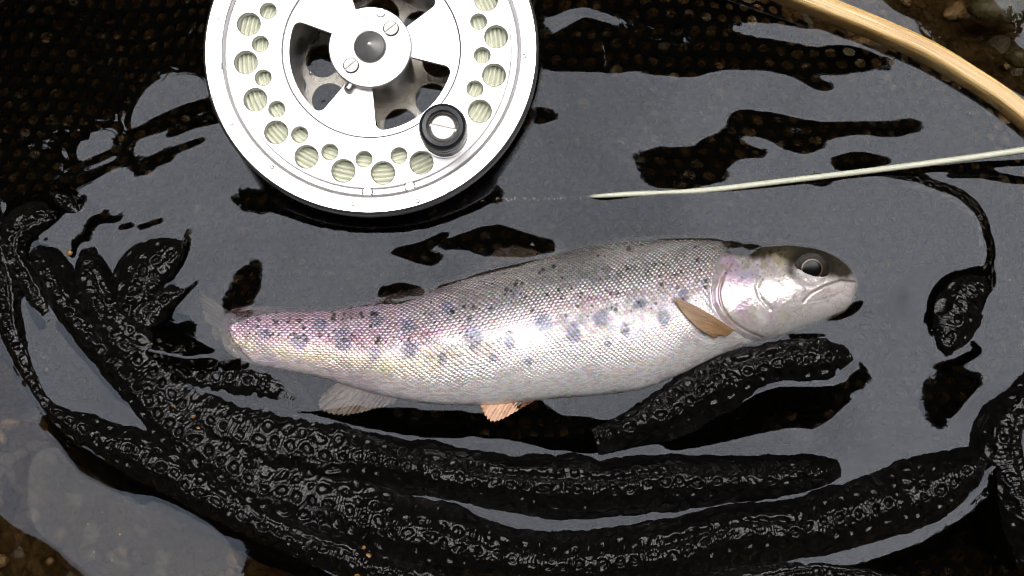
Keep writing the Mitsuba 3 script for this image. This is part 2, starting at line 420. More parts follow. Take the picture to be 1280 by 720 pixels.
ZC = PchipInterpolator([274, 300, 340, 420, 600, 900, 1071], [-1.1, -.2, .2, .35, .4, .35, .6])
LAT = np.array([(278, 421), (350, 424), (408, 425), (474, 424), (532, 417), (583, 408), (630, 397), (688, 385), (729, 378), (790, 364), (845, 351), (895, 341)], float)
latf = PchipInterpolator(LAT[:, 0], LAT[:, 1])
GILL = [(912, 306), (899, 326), (892, 345), (889, 362), (891, 380), (900, 396), (914, 411), (932, 422), (951, 427)]
OPERC = [(915, 330), (904, 345), (899, 363), (900, 374), (903, 384), (911, 397), (922, 407), (936, 415), (953, 422)]
PREOP = [(950, 322), (947, 336), (950, 349), (946, 359), (950, 372), (962, 386)]
MOUTH = [(1004, 377), (1013, 367), (1030, 357), (1051, 350), (1069, 352)]
MAXIL = [(1004, 377), (1020, 376), (1040, 371), (1060, 362)]
EYE_C = (1014, 337)


def gill_x(y):
    g = np.array(GILL, float)
    return np.interp(y, g[:, 1], g[:, 0])


def fish_top(px, py):
    """Height (m) of the fish's upper side over photo position (px, py), with head relief; scale relief comes on top of it."""
    d, v = yD(px), yV(px)
    t = np.clip((py - (d + v) / 2) / ((v - d) / 2), -1, 1)
    head = sst(885, 930, px)
    z = ZC(px) + TOP(px) * (1 - np.abs(t) ** 2.0) ** np.where(t > 0, .52 + .2 * head, .70 + .1 * head)
    z = z - .40 * np.exp(-(poly_dist(px, py, GILL) / 5.0) ** 2)
    z = z + .32 * np.exp(-(poly_dist(px, py, OPERC) - 0) ** 2 / 110) * (px > gill_x(py)) - .32 * np.exp(-(poly_dist(px, py, OPERC) / 2.0) ** 2)
    z = z - .30 * np.exp(-(poly_dist(px, py, PREOP) / 3.0) ** 2)
    z = z - .38 * np.exp(-(poly_dist(px, py, MOUTH) / 1.6) ** 2) - .10 * np.exp(-(poly_dist(px, py, MAXIL) / 2.0) ** 2)
    z = z + .15 * np.exp(-(((px - 1032) / 20) ** 2 + ((py - 365) / 7) ** 2))
    r = np.hypot((px - EYE_C[0]) / 1.12, py - EYE_C[1])
    z = z + .2 * np.exp(-((r - 25) / 5) ** 2) - .35 * (1 - sst(15, 21, r))
    z = z - .35 * np.exp(-(np.hypot(px - 1050, py - 331) / 3.0) ** 2)
    z = z + (1 - sst(284, 318, px)) * 1.5 * (vfbm(np.stack([px, py, 0 * px], -1) * .09, 3, 73) - .35)
    z = z - 4.6 * np.exp(-(((px - 926) / 20) ** 2 + ((py - 311) / 19) ** 2) ** 1.5)      # the nape lies just under water
    h = head[..., None] * 0 + 0
    p = np.stack([px, py, 0 * px], -1)
    z = z + head * .22 * (vfbm(p * .05, 3, 71) - .5) + head * .10 * (vfbm(p * .25, 2, 72) - .5) + head * .045 * (vfbm(p * .8, 2, 74) - .5)
    return z * 1e-3


NX, NV = 1180, 300
xs = np.r_[274 + 26 * np.linspace(0, 1, 60)[:-1] ** 1.6, np.linspace(300, 1040, NX - 160), 1071 - 31 * np.linspace(1, 0, 101)[1:] ** 1.7]
al = np.linspace(-np.pi / 2, np.pi / 2, NV)
X, AL = np.meshgrid(xs, al, indexing='ij')
D_, V_ = yD(X), yV(X)
NVV = (np.sin(AL) + 1) / 2                       # 0 back .. 1 belly
Y = D_ + (V_ - D_) * NVV
Z = fish_top(X, Y)
# scale lattice in millimetres along and across the body
PU, PV = 1.12, .80
U, Vv = X * .2 + .12 * np.sin(Y * .05), (Y - latf(np.clip(X, 278, 895))) * .2 / np.maximum(np.cos(AL), .45) ** .6
grow = np.interp(X, [280, 420, 620, 880], [.80, .92, 1.0, 1.0])
U, Vv = U / grow, Vv / grow
pn = np.stack([U, Vv, 0 * U], -1)
U2, V2 = U + .45 * (vfbm(pn * .5, 3, 81) - .5), Vv + .45 * (vfbm(pn * .9 + 7, 2, 82) - .5)
row = np.round(V2 / PV)
best = np.full(X.shape, 1e9); ids = np.zeros(X.shape); bx = np.zeros(X.shape)
for k in (-1, 0, 1):
    rw = row + k
    off = .5 * PU * np.mod(rw, 2)
    c = np.round((U2 - off) / PU)
    dx, dy = U2 - (c * PU + off), V2 - rw * PV
    d = np.hypot(dx / PU, dy / (PV * 1.15))
    m = d < best
    best, ids, bx = np.where(m, d, best), np.where(m, c * 7.31 + rw * 3.77, ids), np.where(m, dx, bx)
rid = lambda s: np.modf(np.abs(np.sin(ids * (12.9898 + s)) * 43758.5453))[0]
gillx = gill_x(Y)
body = (1 - sst(-3, 5, X - gillx + 4)) * sst(276, 300, X)
relief = np.interp(NVV, [0, .45, .75, 1], [.19, .15, .085, .05]) * (.6 + .8 * rid(.3)) * body * (.55 + 1.0 * sst(.32, .62, vfbm(pn * .11 + 3, 3, 83)))
Zs = Z + 1e-3 * relief * (-(best / .5) ** 2 + .35 + .25 * (rid(.7) - .5) * bx)
# ---- skin markings, as dye in body coordinates
pf = np.stack([X, Y, 0 * X], -1)
def band(stops):
    k = [s[0] for s in stops]
    return np.stack([np.interp(NVV, k, [s[1][i] for s in stops]) for i in range(3)], -1)
front = band([(0, (.20, .19, .18)), (.18, (.36, .35, .345)), (.36, (.48, .46, .48)), (.5, (.64, .59, .62)), (.68, (.76, .71, .72)), (.86, (.86, .82, .83)), (1, (.88, .86, .86))])
rear = band([(0, (.30, .22, .26)), (.22, (.50, .37, .44)), (.42, (.60, .45, .55)), (.56, (.70, .56, .55)), (.70, (.80, .69, .52)), (.85, (.84, .72, .72)), (1, (.84, .78, .80))])
wr = (1 - sst(400, 640, X + 60 * (vfbm(pf * .02, 2, 91) - .5)))[..., None]
col = front * (1 - wr) + rear * wr
def blend(c, to, w):
    return c * (1 - w[..., None]) + np.array(to) * w[..., None]
nz = vfbm(pf * .035, 4, 92); nz2 = vfbm(pf * .12, 3, 93)
col *= (.86 + .3 * nz)[..., None]
dl_ = Y - latf(np.clip(X, 278, 895))
col = blend(col, (.64, .38, .42), .34 * np.exp(-(dl_ / 13) ** 2) * body * np.clip(.35 + 1.1 * (vfbm(pf * .02 + 3, 2, 94) - .3), 0, 1))
col = blend(col, (.36, .12, .16), .55 * np.exp(-(dl_ / 2.0) ** 2) * body * (X > 330) * sst(.3, .6, vfbm(pf * .05 + 17, 3, 96)))
col = blend(col, (.62, .60, .36), .5 * np.exp(-((dl_ - 34) / 14) ** 2) * np.exp(-((X - 520) / 90) ** 2))
col = blend(col, (.45, .33, .52), .35 * sst(.5, .7, vfbm(pf * .03 + 31, 3, 95)) * (1 - sst(380, 560, X)))
PARR = [(373, 427, 14, 12), (429, 424, 15, 19), (400, 405, 9, 10), (468, 443, 9, 10), (511, 408, 12, 12), (513, 437, 12, 12), (470, 400, 10, 9), (554, 449, 7, 10), (591, 420, 13, 18), (637, 429, 8, 14), (616, 447, 6, 7), (680, 404, 14, 15),
        (716, 416, 10, 14), (751, 397, 11, 12), (781, 412, 7, 9), (830, 396, 8, 15), (760, 431, 5, 6), (800, 380, 10, 9), (855, 372, 9, 13), (660, 452, 6, 6), (560, 385, 9, 8), (330, 418, 9, 8)]
for cx, cy, rx, ry in PARR:
    e = np.hypot((X - cx) / rx, (Y - cy) / ry) + .5 * (nz2 - .5)
    col = blend(col, (.16, .18, .27), .66 * (1 - sst(.55, 1.15, e)) * body)
r2 = np.random.default_rng(12)
for k in range(150):
    cx = r2.uniform(300, 885); t = r2.uniform(.05, .5) ** 1.0
    cy = yD(cx) + t * (yV(cx) - yD(cx)); rr = r2.uniform(1.2, 3.2)
    i0, i1 = np.searchsorted(xs, [cx - 9, cx + 9])
    sl = slice(i0, i1)
    e = np.hypot(X[sl] - cx, Y[sl] - cy) / rr + .8 * (nz2[sl] - .5)
    col[sl] = blend(col[sl], (.03, .03, .035), .8 * (1 - sst(.6, 1.2, e)) * body[sl])
sm = np.exp(-(((X - 780) / 60) ** 2 + ((Y - 342 - .12 * (780 - X)) / 12) ** 2))
col = blend(col, (.08, .08, .08), .5 * sm * sst(.35, .6, nz2))
# pigment and painted-in dome shade between the scales, and each scale's own silver
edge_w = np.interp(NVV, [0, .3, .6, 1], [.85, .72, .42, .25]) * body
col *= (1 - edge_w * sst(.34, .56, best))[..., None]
tint = np.stack([1 + .25 * (rid(1.1) - .5), 1 + .16 * (rid(2.2) - .5), 1 + .25 * (rid(3.3) - .5)], -1)
col *= (1 + body[..., None] * (tint * (.82 + .4 * rid(4.4))[..., None] - 1))
# head
hd = sst(-2, 3, X - gillx)
hc = np.zeros_like(col) + np.array([.80, .76, .74])
hc *= (.70 + .60 * vfbm(pf * .06, 3, 101))[..., None]
hc = blend(hc, (.60, .42, .58), .75 * sst(.42, .60, vfbm(pf * .045 + 5, 3, 102)) * (1 - sst(952, 985, X)))
hc = blend(hc, (.50, .50, .66), .6 * np.exp(-(((X - 934) / 14) ** 2 + ((Y - 343) / 10) ** 2)))
hc = blend(hc, (.66, .62, .46), .5 * sst(375, 398, Y) * sst(.42, .6, vfbm(pf * .05 + 9, 2, 103)))
hc = blend(hc, (.40, .36, .24), .6 * sst(.52, .66, vfbm(pf * .09 + 12, 4, 113)) * (1 - sst(345, 372, Y)) * (1 - sst(960, 990, X)))
hc = blend(hc, (.72, .72, .70), .7 * sst(380, 395, Y - .2 * (1030 - X)))
topline = np.interp(X, [890, 930, 955, 972, 992, 1012, 1035, 1053, 1071], [312, 318, 322, 319, 331, 338, 345, 346, 345]) + 13 * (vfbm(pf * .06 + 2, 3, 104) - .5)
dark = 1 - sst(-5, 7, Y - topline)
hc = blend(hc, (.040, .034, .017), .97 * dark)
hc = blend(hc, (.46, .38, .16), .75 * np.exp(-(((X - 969) / 14) ** 2 + ((Y - 328) / 12) ** 2)) * sst(.35, .55, vfbm(pf * .16, 3, 105)))
r = np.hypot((X - EYE_C[0]) / 1.12, Y - EYE_C[1])
hc = blend(hc, (.03, .027, .02), .85 * np.exp(-((r - 23) / 6) ** 2) * sst(16, 2, Y - EYE_C[1]))
hc = blend(hc, (.62, .50, .48), .6 * np.exp(-(((X - 1036) / 24) ** 2 + ((Y - 364) / 6) ** 2)))
hc = blend(hc, (.10, .06, .05), .8 * np.exp(-(poly_dist(X, Y, MOUTH) / 1.5) ** 2))
hc = blend(hc, (.30, .20, .16), .55 * np.exp(-(poly_dist(X, Y, OPERC) / 1.7) ** 2))
hc = blend(hc, (.04, .03, .02), .8 * (1 - sst(1.5, 3.0, np.hypot(X - 1050, Y - 331))))
for k in range(26):
    cx, cy, rr = r2.uniform(945, 1055), r2.uniform(304, 326), r2.uniform(.9, 2.0)
    hc = blend(hc, (.02, .02, .02), .6 * (1 - sst(.6, 1.3, np.hypot(X - cx, Y - cy) / rr)) * dark)
hc *= (.9 + .22 * vfbm(pf * .5, 2, 106))[..., None]
crack = np.exp(-((vfbm(pf * .085 + 3, 4, 107) - .5) / .018) ** 2) + .7 * np.exp(-((vfbm(pf * .14 + 8, 3, 108) - .5) / .02) ** 2)
hc = blend(hc, (.36, .25, .26), .50 * np.clip(crack, 0, 1) * (1 - dark) * sst(.34, .55, vfbm(pf * .03 + 1, 2, 109)))
for k in range(34):
    cx, cy, rr = r2.uniform(905, 1000), r2.uniform(318, 352), r2.uniform(.7, 1.7)
    hc = blend(hc, (.10, .085, .07), .55 * (1 - sst(.5, 1.4, np.hypot(X - cx, Y - cy) / rr)))
col = col * (1 - hd[..., None]) + hc * hd[..., None]
col = np.clip(col, .008, .92)

xyz = at(X, Y, np.maximum(Z, 0))
topv = np.stack([xyz[..., 0], xyz[..., 1], Zs], -1)
nb = 40
alb = np.linspace(np.pi / 2, 3 * np.pi / 2, nb + 2)[1:-1]
Xb, Ab = np.meshgrid(xs, alb, indexing='ij')
Yb = yD(Xb) + (yV(Xb) - yD(Xb)) * (np.sin(Ab) + 1) / 2
xb = at(Xb, Yb, .0003)
tb = np.abs(np.sin(Ab))
Zb = 1e-3 * (ZC(Xb) - TOP(Xb) * np.maximum(1 - tb ** 2.1, 0) ** .62)
fv = np.concatenate([topv, np.stack([xb[..., 0], xb[..., 1], Zb], -1)], 1)
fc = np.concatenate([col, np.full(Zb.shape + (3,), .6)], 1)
M_ = NV + nb
ff = grid_faces(len(xs), M_, True)
fv2 = fv.reshape(-1, 3)
a0, a1 = len(fv2), len(fv2) + 1
fv2 = np.vstack([fv2, fv[0].mean(0), fv[-1].mean(0)])
r0 = np.arange(M_)
ff = np.vstack([ff, np.stack([r0, (r0 + 1) % M_, np.full(M_, a0)], -1), np.stack([(r0 + 1) % M_, r0, np.full(M_, a1)], -1) + np.array([(len(xs) - 1) * M_] * 2 + [0])])
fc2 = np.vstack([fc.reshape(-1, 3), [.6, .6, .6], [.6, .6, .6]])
# outward faces
vv = fv2[ff[1000 * 3]]
tri = fv2[ff]
nrm = np.cross(tri[:, 1] - tri[:, 0], tri[:, 2] - tri[:, 0])
if (nrm[:, 2] * (tri[:, :, 2].mean(1))).sum() < 0:
    ff = ff[:, ::-1]
scene['mat_trout'] = {'type': 'principled', 'base_color': {'type': 'mesh_attribute', 'name': 'vertex_color'}, 'metallic': .45, 'roughness': .28, 'specular': .4, 'clearcoat': .25, 'clearcoat_gloss': .96}
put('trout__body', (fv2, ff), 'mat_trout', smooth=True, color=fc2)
tag('trout', 'small silvery trout with pink side, blue-grey parr marks and dark head, floating on its side', 'fish')

# eye: ball, iris ring, pupil
EZ = float(fish_top(np.array([1014.]), np.array([337.]))[0])
def eye_disc(rad, zc, dome, mat, key, n=40, ring=None, sx=1.1):
    rr = np.linspace(ring or 0.0, 1, 14); a = np.arange(n) * 2 * np.pi / n
    R_, A_ = np.meshgrid(rr, a, indexing='ij')
    c = at(*EYE_C, EZ)
    z = zc + dome * (np.sqrt(np.maximum(1 - (R_ * .95) ** 2, 0)) - .31) + .26 * rad * R_ * np.sin(A_)
    v = np.stack([c[0] + rad * sx * R_ * np.cos(A_), c[1] + rad * R_ * np.sin(A_), z], -1).reshape(-1, 3)
    return put('trout__eye' + key, (v, grid_faces(14, n, True)), mat, smooth=True)


scene['mat_iris'] = {'type': 'twosided', 'b': {'type': 'roughplastic', 'alpha': .09, 'int_ior': 1.2, 'diffuse_reflectance': mikit.proc(
    lambda p, n, uv: MIX((.0025, .0022, .002), (.028, .024, .019), F(p.x * 2600, p.y * 2600, 2)))}}
scene['mat_pupil'] = {'type': 'twosided', 'b': {'type': 'roughplastic', 'alpha': .06, 'diffuse_reflectance': rgb(.004, .004, .005), 'int_ior': 1.34}}
scene['mat_eye_ring'] = {'type': 'twosided', 'b': {'type': 'principled', 'base_color': rgb(.09, .045, .018), 'roughness': .35, 'clearcoat': 1.0, 'clearcoat_gloss': .95}}
eye_disc(.0039, EZ + .0003, .0006, 'mat_iris', '')
eye_disc(.0024, EZ + .00065, .0004, 'mat_eye_ring', '__iris_rim')
eye_disc(.0021, EZ + .0008, .0004, 'mat_pupil', '__pupil')


def fin(key, base, tip, mat, zb, zt, rays=12, nu=90, nw=40, label=None, wave=.0002, on_body=False, bow=0.0):
    """A ray fin between a base line and an outer edge (photo positions)."""
    b, t = spline(base, 1.0), spline(tip, 1.0)
    lin = lambda q: np.stack([np.interp(np.linspace(0, 1, nu), np.linspace(0, 1, len(q)), q[:, k]) for k in (0, 1)], -1)
    b, t = lin(b), lin(t)
    w = np.linspace(0, 1, nw)
    P = b[:, None] * (1 - w[None, :, None]) + t[:, None] * w[None, :, None]
    P[..., 1] -= bow * np.sin(np.pi * w)[None]
    u = np.linspace(0, 1, nu)[:, None]
    split = 1 + (w > .55)
    frac = np.abs(np.sin(np.pi * rays * u * split[None]))
    P = P + (t - b)[:, None] * (-.07 * (w[None, :, None] ** 4) * (1 - frac[..., None]) * 1.0)
    z = zb + (zt - zb) * w[None] + .00016 * frac * (1 - .5 * w[None]) + wave * np.sin(7 * u + 3 * w[None])
    if on_body:
        z = z + fish_top(P[..., 0], P[..., 1])
    q = at(P[..., 0], P[..., 1], np.maximum(z, 0) if on_body else .0)
    thick = .00035 * (1 - .75 * w[None]) + 0 * z
    up = np.stack([q[..., 0], q[..., 1], z], -1); dn = np.stack([q[..., 0], q[..., 1], z - thick], -1)
    v = np.vstack([up.reshape(-1, 3), dn.reshape(-1, 3)])
    f = grid_faces(nu, nw)
    k = nu * nw
    per = np.r_[np.arange(nw), np.arange(1, nu) * nw + nw - 1, (nu - 1) * nw + np.arange(nw - 2, -1, -1), np.arange(nu - 2, 0, -1) * nw]
    nx = np.roll(per, -1)
    side = np.vstack([np.stack([per, nx, nx + k], -1), np.stack([per, nx + k, per + k], -1)])
    uv = np.stack(np.broadcast_arrays(u, w[None]), -1).reshape(-1, 2)
    return put('trout__' + key, (v, np.vstack([f, f[:, ::-1] + k, side])), mat, label, smooth=True, uv=np.vstack([uv, uv]))


def fin_col(c0, c1):
    return lambda p, n, uv: MIX(c0, c1, SS(.2, .8, N(uv.x * 60, uv.y * 1.2, 1) * .6 + .4 * F(uv.x * 9, uv.y * 7, 2))) * (.8 + .4 * N(uv.x * 120, uv.y * 14, 3))


for nm, c0, c1 in (('pectoral', (.21, .12, .055), (.30, .18, .09)), ('pelvic', (.36, .14, .045), (.54, .30, .16)), ('pale', (.20, .15, .145), (.42, .38, .37)), ('tail', (.10, .09, .085), (.25, .2, .18))):
    scene['mat_fin_' + nm] = {'type': 'twosided', 'b': {'type': 'principled', 'base_color': mikit.proc(fin_col(c0, c1)), 'roughness': .35, 'specular': .5, 'clearcoat': .7, 'clearcoat_gloss': .9}}
fin('pectoral_fin', [(918, 413), (913, 417), (906, 421)], [(841, 369), (842, 374), (848, 385), (860, 399), (876, 413), (894, 423)], 'mat_fin_pectoral', .0010, .0011, 8, bow=3, label='brown pectoral fin folded back along the side', on_body=True)
fin('pelvic_fin', [(684, 488), (652, 488), (612, 486)], [(672, 500), (640, 518), (612, 527), (602, 512), (596, 496)], 'mat_fin_pelvic', .0012, .0008, 9, label='orange pelvic fin spread at the waterline')
fin('anal_fin', [(500, 494), (460, 484), (428, 474)], [(494, 504), (455, 514), (416, 518), (397, 508), (402, 492)], 'mat_fin_pale', -.0002, -.0012, 10, label='pale anal fin with reddish base')
fin('tail_fin', [(286, 388), (280, 410), (290, 446)], [(232, 352), (250, 405), (226, 452)], 'mat_fin_tail', -.0035, -.0065, 16)
fin('dorsal_fin', [(690, 318), (650, 328), (610, 338)], [(640, 300), (610, 312), (596, 330)], 'mat_fin_tail', -.006, -.012, 11)
fish_poly = Polygon(np.vstack([W(DORS, .0003), W(VENT, .0003)[::-1]])[:, :2]).buffer(-.0006)
emergent.append(fish_poly)

# ------------------------------------------------------------------ water: its ripples and menisci
def Bz(o, s, pts):
    return [(o[0] + x / s, o[1] + y / s) for x, y in pts]


def ell(cx, cy, rx, ry, n=14):
    return [(cx + rx * math.cos(t), cy + ry * math.sin(t)) for t in np.linspace(0, 2 * np.pi, n)[:-1]]


def streak(pts, w):
    p = np.array(pts, float)
    d = np.gradient(p, axis=0); d /= np.linalg.norm(d, axis=1, keepdims=True)
    nn = np.stack([-d[:, 1], d[:, 0]], -1) * (w * np.r_[.3, np.ones(len(p) - 2), .3])[:, None]
    return np.vstack([p + nn, (p - nn)[::-1]]).tolist()


o4, s4 = (660, 0), 2.0645
RIPPLES = [  # outline in photo pixels (laid on the water), the way its face leans, holes
    (Bz(o4, s4, [(0, -40), (640, -40), (720, 22), (800, 62), (720, 70), (640, 55), (540, 42), (515, 62), (525, 82), (560, 94), (620, 98), (680, 108), (740, 125), (820, 115), (880, 130), (910, 160), (860, 185), (760, 188), (742, 202), (772, 232), (758, 240), (720, 224), (680, 196),
      (600, 180), (500, 183), (430, 202), (330, 196), (290, 178), (230, 190), (150, 180), (60, 186), (36, 150), (45, 112), (90, 78), (150, 42), (270, 97), (380, 128), (440, 118), (430, 92), (300, 50), (160, 12), (125, 8), (60, 34), (20, 22)]), (0, 1), [ell(660 + 700 / s4, 160 / s4, 15, 7)]),
    (Bz(o4, s4, [(520, 290), (545, 278), (640, 290), (720, 315), (830, 318), (950, 318), (985, 308), (1000, 318), (960, 350), (920, 356), (860, 345), (780, 355), (750, 365), (735, 395), (700, 405), (660, 390), (640, 370), (590, 352), (550, 355), (560, 378), (610, 400), (590, 415), (540, 410), (510, 440), (490, 480),
      (400, 500), (320, 490), (345, 450), (345, 430), (310, 410), (310, 395), (340, 382), (430, 385), (450, 360), (490, 345), (510, 320)]), (0, 1), [ell(660 + 690 / s4, 340 / s4, 14, 6.5)]),
    (Bz(o4, s4, [(790, 440), (800, 410), (840, 398), (900, 405), (912, 425), (880, 435), (800, 450)]), (0, 1), []),
    (ell(1021, 228, 13, 10), (0, 1), []),
    (ell(674, 146, 13, 11), (0, 1), []),
    (streak([(1085, 219), (1110, 222), (1150, 231)], 3), (0, 1), []),
    (streak([(1186, 221), (1205, 217), (1230, 219), (1258, 225), (1290, 228)], 5), (0, 1), []),
    ([(493, 318), (501, 311), (528, 305), (548, 293), (558, 291), (556, 299), (536, 313), (546, 328), (542, 337), (528, 334), (509, 326)], (0, 1), []),
    ([(558, 309), (571, 299), (598, 287), (622, 283), (645, 291), (682, 303), (688, 318), (665, 322), (622, 324), (602, 322), (591, 314), (567, 314)], (0, 1), []),
    ([(484, 369), (490, 359), (505, 355), (521, 363), (528, 373), (493, 377)], (0, 1), []),
    ([(306, 384), (307, 350), (308, 330), (311, 328), (314, 345), (315, 365), (314, 384)], (0, 1), []),
    (streak([(168, 170), (200, 154), (232, 140), (262, 128)], 7), (-.3, .95), []),
    (streak([(215, 168), (245, 153), (280, 148)], 5), (-.3, .95), []),
    (streak([(110, 204), (140, 191)], 4.5), (-.3, .95), []),
    (streak([(88, 233), (118, 218), (146, 204)], 3), (-.3, .95), []),
    (ell(198, 200, 10, 6), (-.3, .95), []),
    (streak([(220, 188), (252, 176)], 6), (-.3, .95), []),
    (ell(126, 274, 5, 5), (0, 1), []), (streak([(138, 277), (144, 274), (150, 275)], 1.5), (0, 1), []), (ell(158, 284, 4, 2), (0, 1), []), (ell(181, 283, 4, 1.6), (0, 1), []), (ell(196, 278, 3, 2.5), (0, 1), []),
    ([(322, 246), (345, 264), (400, 284), (450, 293), (500, 293), (545, 286), (598, 262), (618, 244), (600, 222), (545, 248), (500, 258), (450, 258), (400, 248), (345, 222)], (0, 1), []),
    # outside the hoop
    ([(1095, -20), (1120, 10), (1161, 26), (1190, 47), (1211, 69), (1213, 78), (1235, 92), (1275, 118), (1300, 130), (1300, 75), (1262, 50), (1254, 20), (1230, -20)], (.4, .9), [[(1190, 8), (1205, 8), (1215, 25), (1230, 42), (1245, 52), (1258, 65), (1248, 75), (1238, 68), (1225, 50), (1205, 33), (1195, 22)]]),
    # lee of the net rolls and of the trout
    ([(350, 516), (400, 514), (440, 508), (500, 512), (560, 513), (610, 520), (640, 512), (673, 500), (700, 522), (767, 524), (800, 512), (840, 530), (850, 545), (780, 558), (735, 565), (690, 562), (650, 550), (595, 545), (533, 547), (440, 532), (390, 517)], (0, -1), []),
    ([(840, 548), (905, 520), (945, 494), (975, 485), (1035, 487), (1058, 478), (1072, 462), (1078, 468), (1072, 485), (1055, 496), (1055, 505), (1040, 522), (1020, 535), (985, 533), (950, 540), (900, 552), (840, 563)], (.1, -1), []),
    ([(1131, 372), (1137, 374), (1150, 410), (1160, 440), (1182, 452), (1214, 440), (1216, 446), (1196, 454), (1224, 480), (1210, 500), (1190, 527), (1180, 515), (1172, 480), (1168, 455), (1152, 445)], (.2, -1), []),
    ([(1030, 400), (1052, 390), (1070, 376), (1077, 377), (1074, 388), (1060, 398), (1040, 403)], (.5, -.9), []),
    ([(1237, 585), (1240, 617), (1205, 652), (1150, 682), (1085, 702), (1040, 708), (1000, 713), (1010, 740), (1310, 740), (1310, 560)], (.3, -.95), [ell(1262, 668, 12, 16), ell(1233, 702, 6, 7)]),
    ([(-30, 622), (12, 655), (31, 668), (55, 676), (74, 690), (94, 710), (125, 740), (-30, 740)], (-.5, -.85), []),
    ([(66, 530), (75, 534), (100, 556), (130, 575), (160, 588), (218, 606), (250, 624), (312, 660), (352, 690), (400, 712), (440, 740), (316, 740), (326, 698), (324, 678), (301, 665), (291, 668), (279, 668), (273, 657), (250, 641), (219, 627), (187, 616), (156, 615), (133, 608), (98, 588), (82, 561), (72, 542)], (-.4, -.9), []),
    ([(155, 402), (200, 396), (235, 425), (270, 444), (235, 446), (165, 432)], (.2, .98), []),
]
OX0, OX1, OY0, OY1, GS = -.172, .172, -.098, .108, .0007
cx = np.arange(OX0, OX1 + GS, GS); cy = np.arange(OY0, OY1 + GS, GS)
CX, CY = np.meshgrid(cx, cy, indexing='ij')
slx, sly, wt = np.zeros(CX.shape), np.zeros(CX.shape), np.full(CX.shape, .55)
ray = np.stack([CX, CY, 0 * CX], -1) - EYE
bx_, by_ = ray[..., 0] / -ray[..., 2], ray[..., 1] / -ray[..., 2]
LIMX, LIMY = np.array(sorted(OPEN)) , np.array([OPEN[k] for k in sorted(OPEN)])
for outline, dr_, holes in RIPPLES:
    pg = Polygon(W(outline)[:, :2], [W(h)[:, :2] for h in holes]).buffer(.0003)
    ins = contains_xy(pg, CX.ravel(), CY.ravel()).reshape(CX.shape)
    d = np.array(dr_, float); d /= np.linalg.norm(d)
    ang = math.degrees(math.atan2(d[1], d[0])) % 360
    lim = np.interp(ang, np.r_[LIMX, 360], np.r_[LIMY, LIMY[0]])
    need = (1.15 if d[1] < -.5 else 1.0) * np.clip((lim + .14 - (bx_ * d[0] + by_ * d[1])) / 2, .03, .4) / 1.0
    slx[ins], sly[ins], wt[ins] = -need[ins] * d[0], -need[ins] * d[1], 1.4
emg = unary_union(emergent)
emask = contains_xy(emg, CX.ravel(), CY.ravel()).reshape(CX.shape)
wt[emask & (wt < .9)] = .03
nx_, ny_ = CX.shape
idx = np.arange(nx_ * ny_).reshape(nx_, ny_)
def dif(a, b, target, w):
    k = a.size
    r_ = np.arange(k)
    return sp.csr_matrix((np.r_[-w, w] / GS, (np.r_[r_, r_], np.r_[a, b])), shape=(k, nx_ * ny_)), target * w
av = lambda q, ax: (q[1:] + q[:-1]) / 2 if ax == 0 else (q[:, 1:] + q[:, :-1]) / 2
Ax, rx_ = dif(idx[:-1].ravel(), idx[1:].ravel(), av(slx, 0).ravel(), av(wt, 0).ravel())
Ay, ry_ = dif(idx[:, :-1].ravel(), idx[:, 1:].ravel(), av(sly, 1).ravel(), av(wt, 1).ravel())
A_ = sp.vstack([Ax, Ay, sp.identity(nx_ * ny_) * 4.0]).tocsr()
hgt = spl.spsolve((A_.T @ A_).tocsc(), A_.T @ np.r_[rx_, ry_, np.zeros(nx_ * ny_)]).reshape(nx_, ny_)
hgt -= np.median(hgt)
print('water relief mm', hgt.min() * 1e3, hgt.max() * 1e3)
K = 2
hh = zoom(hgt, K, order=3, grid_mode=False)
wx, wy = np.linspace(cx[0], cx[-1], hh.shape[0]), np.linspace(cy[0], cy[-1], hh.shape[1])
WX, WY = np.meshgrid(wx, wy, indexing='ij')
em2 = contains_xy(emg, WX.ravel(), WY.ravel()).reshape(WX.shape)
dist = distance_transform_edt(~em2) * (wx[1] - wx[0])
hh = hh + .00010 * np.exp(-dist / .0009)
pw = np.stack([WX, WY, 0 * WX], -1)
hh = hh + .00055 * (vfbm(pw * 34 + 2, 2, 111) - .5)
ed = sst(0, .02, np.minimum(np.minimum(WX - wx[0], wx[-1] - WX), np.minimum(WY - wy[0], wy[-1] - WY)))
hh = gaussian_filter(hh, 1.5) * ed
wv = np.stack([WX, WY, hh], -1).reshape(-1, 3)
wf = grid_faces(*WX.shape)
ov, of = ring_sheet(wx[0], wx[-1], wy[0], wy[-1], 2.2, 0, lambda r, a, f: 0 * r, 30, 10)
put('water', (np.vstack([wv, ov]), np.vstack([wf, of + len(wv)])), 'mat_water', 'dark rippled stream water that mirrors a grey sky between black trees', kind='structure', smooth=True)

# ------------------------------------------------------------------ fly reel
RC = (464, 62)
rc = at(*RC, .0098)
RS = float(np.dot(rc - EYE, FWD)) * TH / 640      # metres per photo pixel at the reel's face
RM = T().translate(rc.tolist()).rotate([1, 0, 0], 7)
REEL = 'fly_reel'
RMn = np.array(RM.matrix, float).reshape(4, 4)


def rp(key, mesh, mat, smooth=28, label=None):
    if hasattr(mesh, 'to_mesh'):
        q = mesh.to_mesh()
        mesh = trimesh.Trimesh(np.array(q.vert_properties[:, :3]), np.array(q.tri_verts), process=False)
    elif isinstance(mesh, tuple):
        mesh = trimesh.Trimesh(*mesh, process=False)
    mesh.apply_transform(RMn)
    return put(REEL + '__' + key, mesh, mat, label, smooth=smooth)


def lathe(prof, n=160):
    """prof: (r px, z mm) closed, counter-clockwise."""
    return m3.Manifold.revolve(m3.CrossSection([[(r_ * RS, z * 1e-3) for r_, z in prof]]), n)


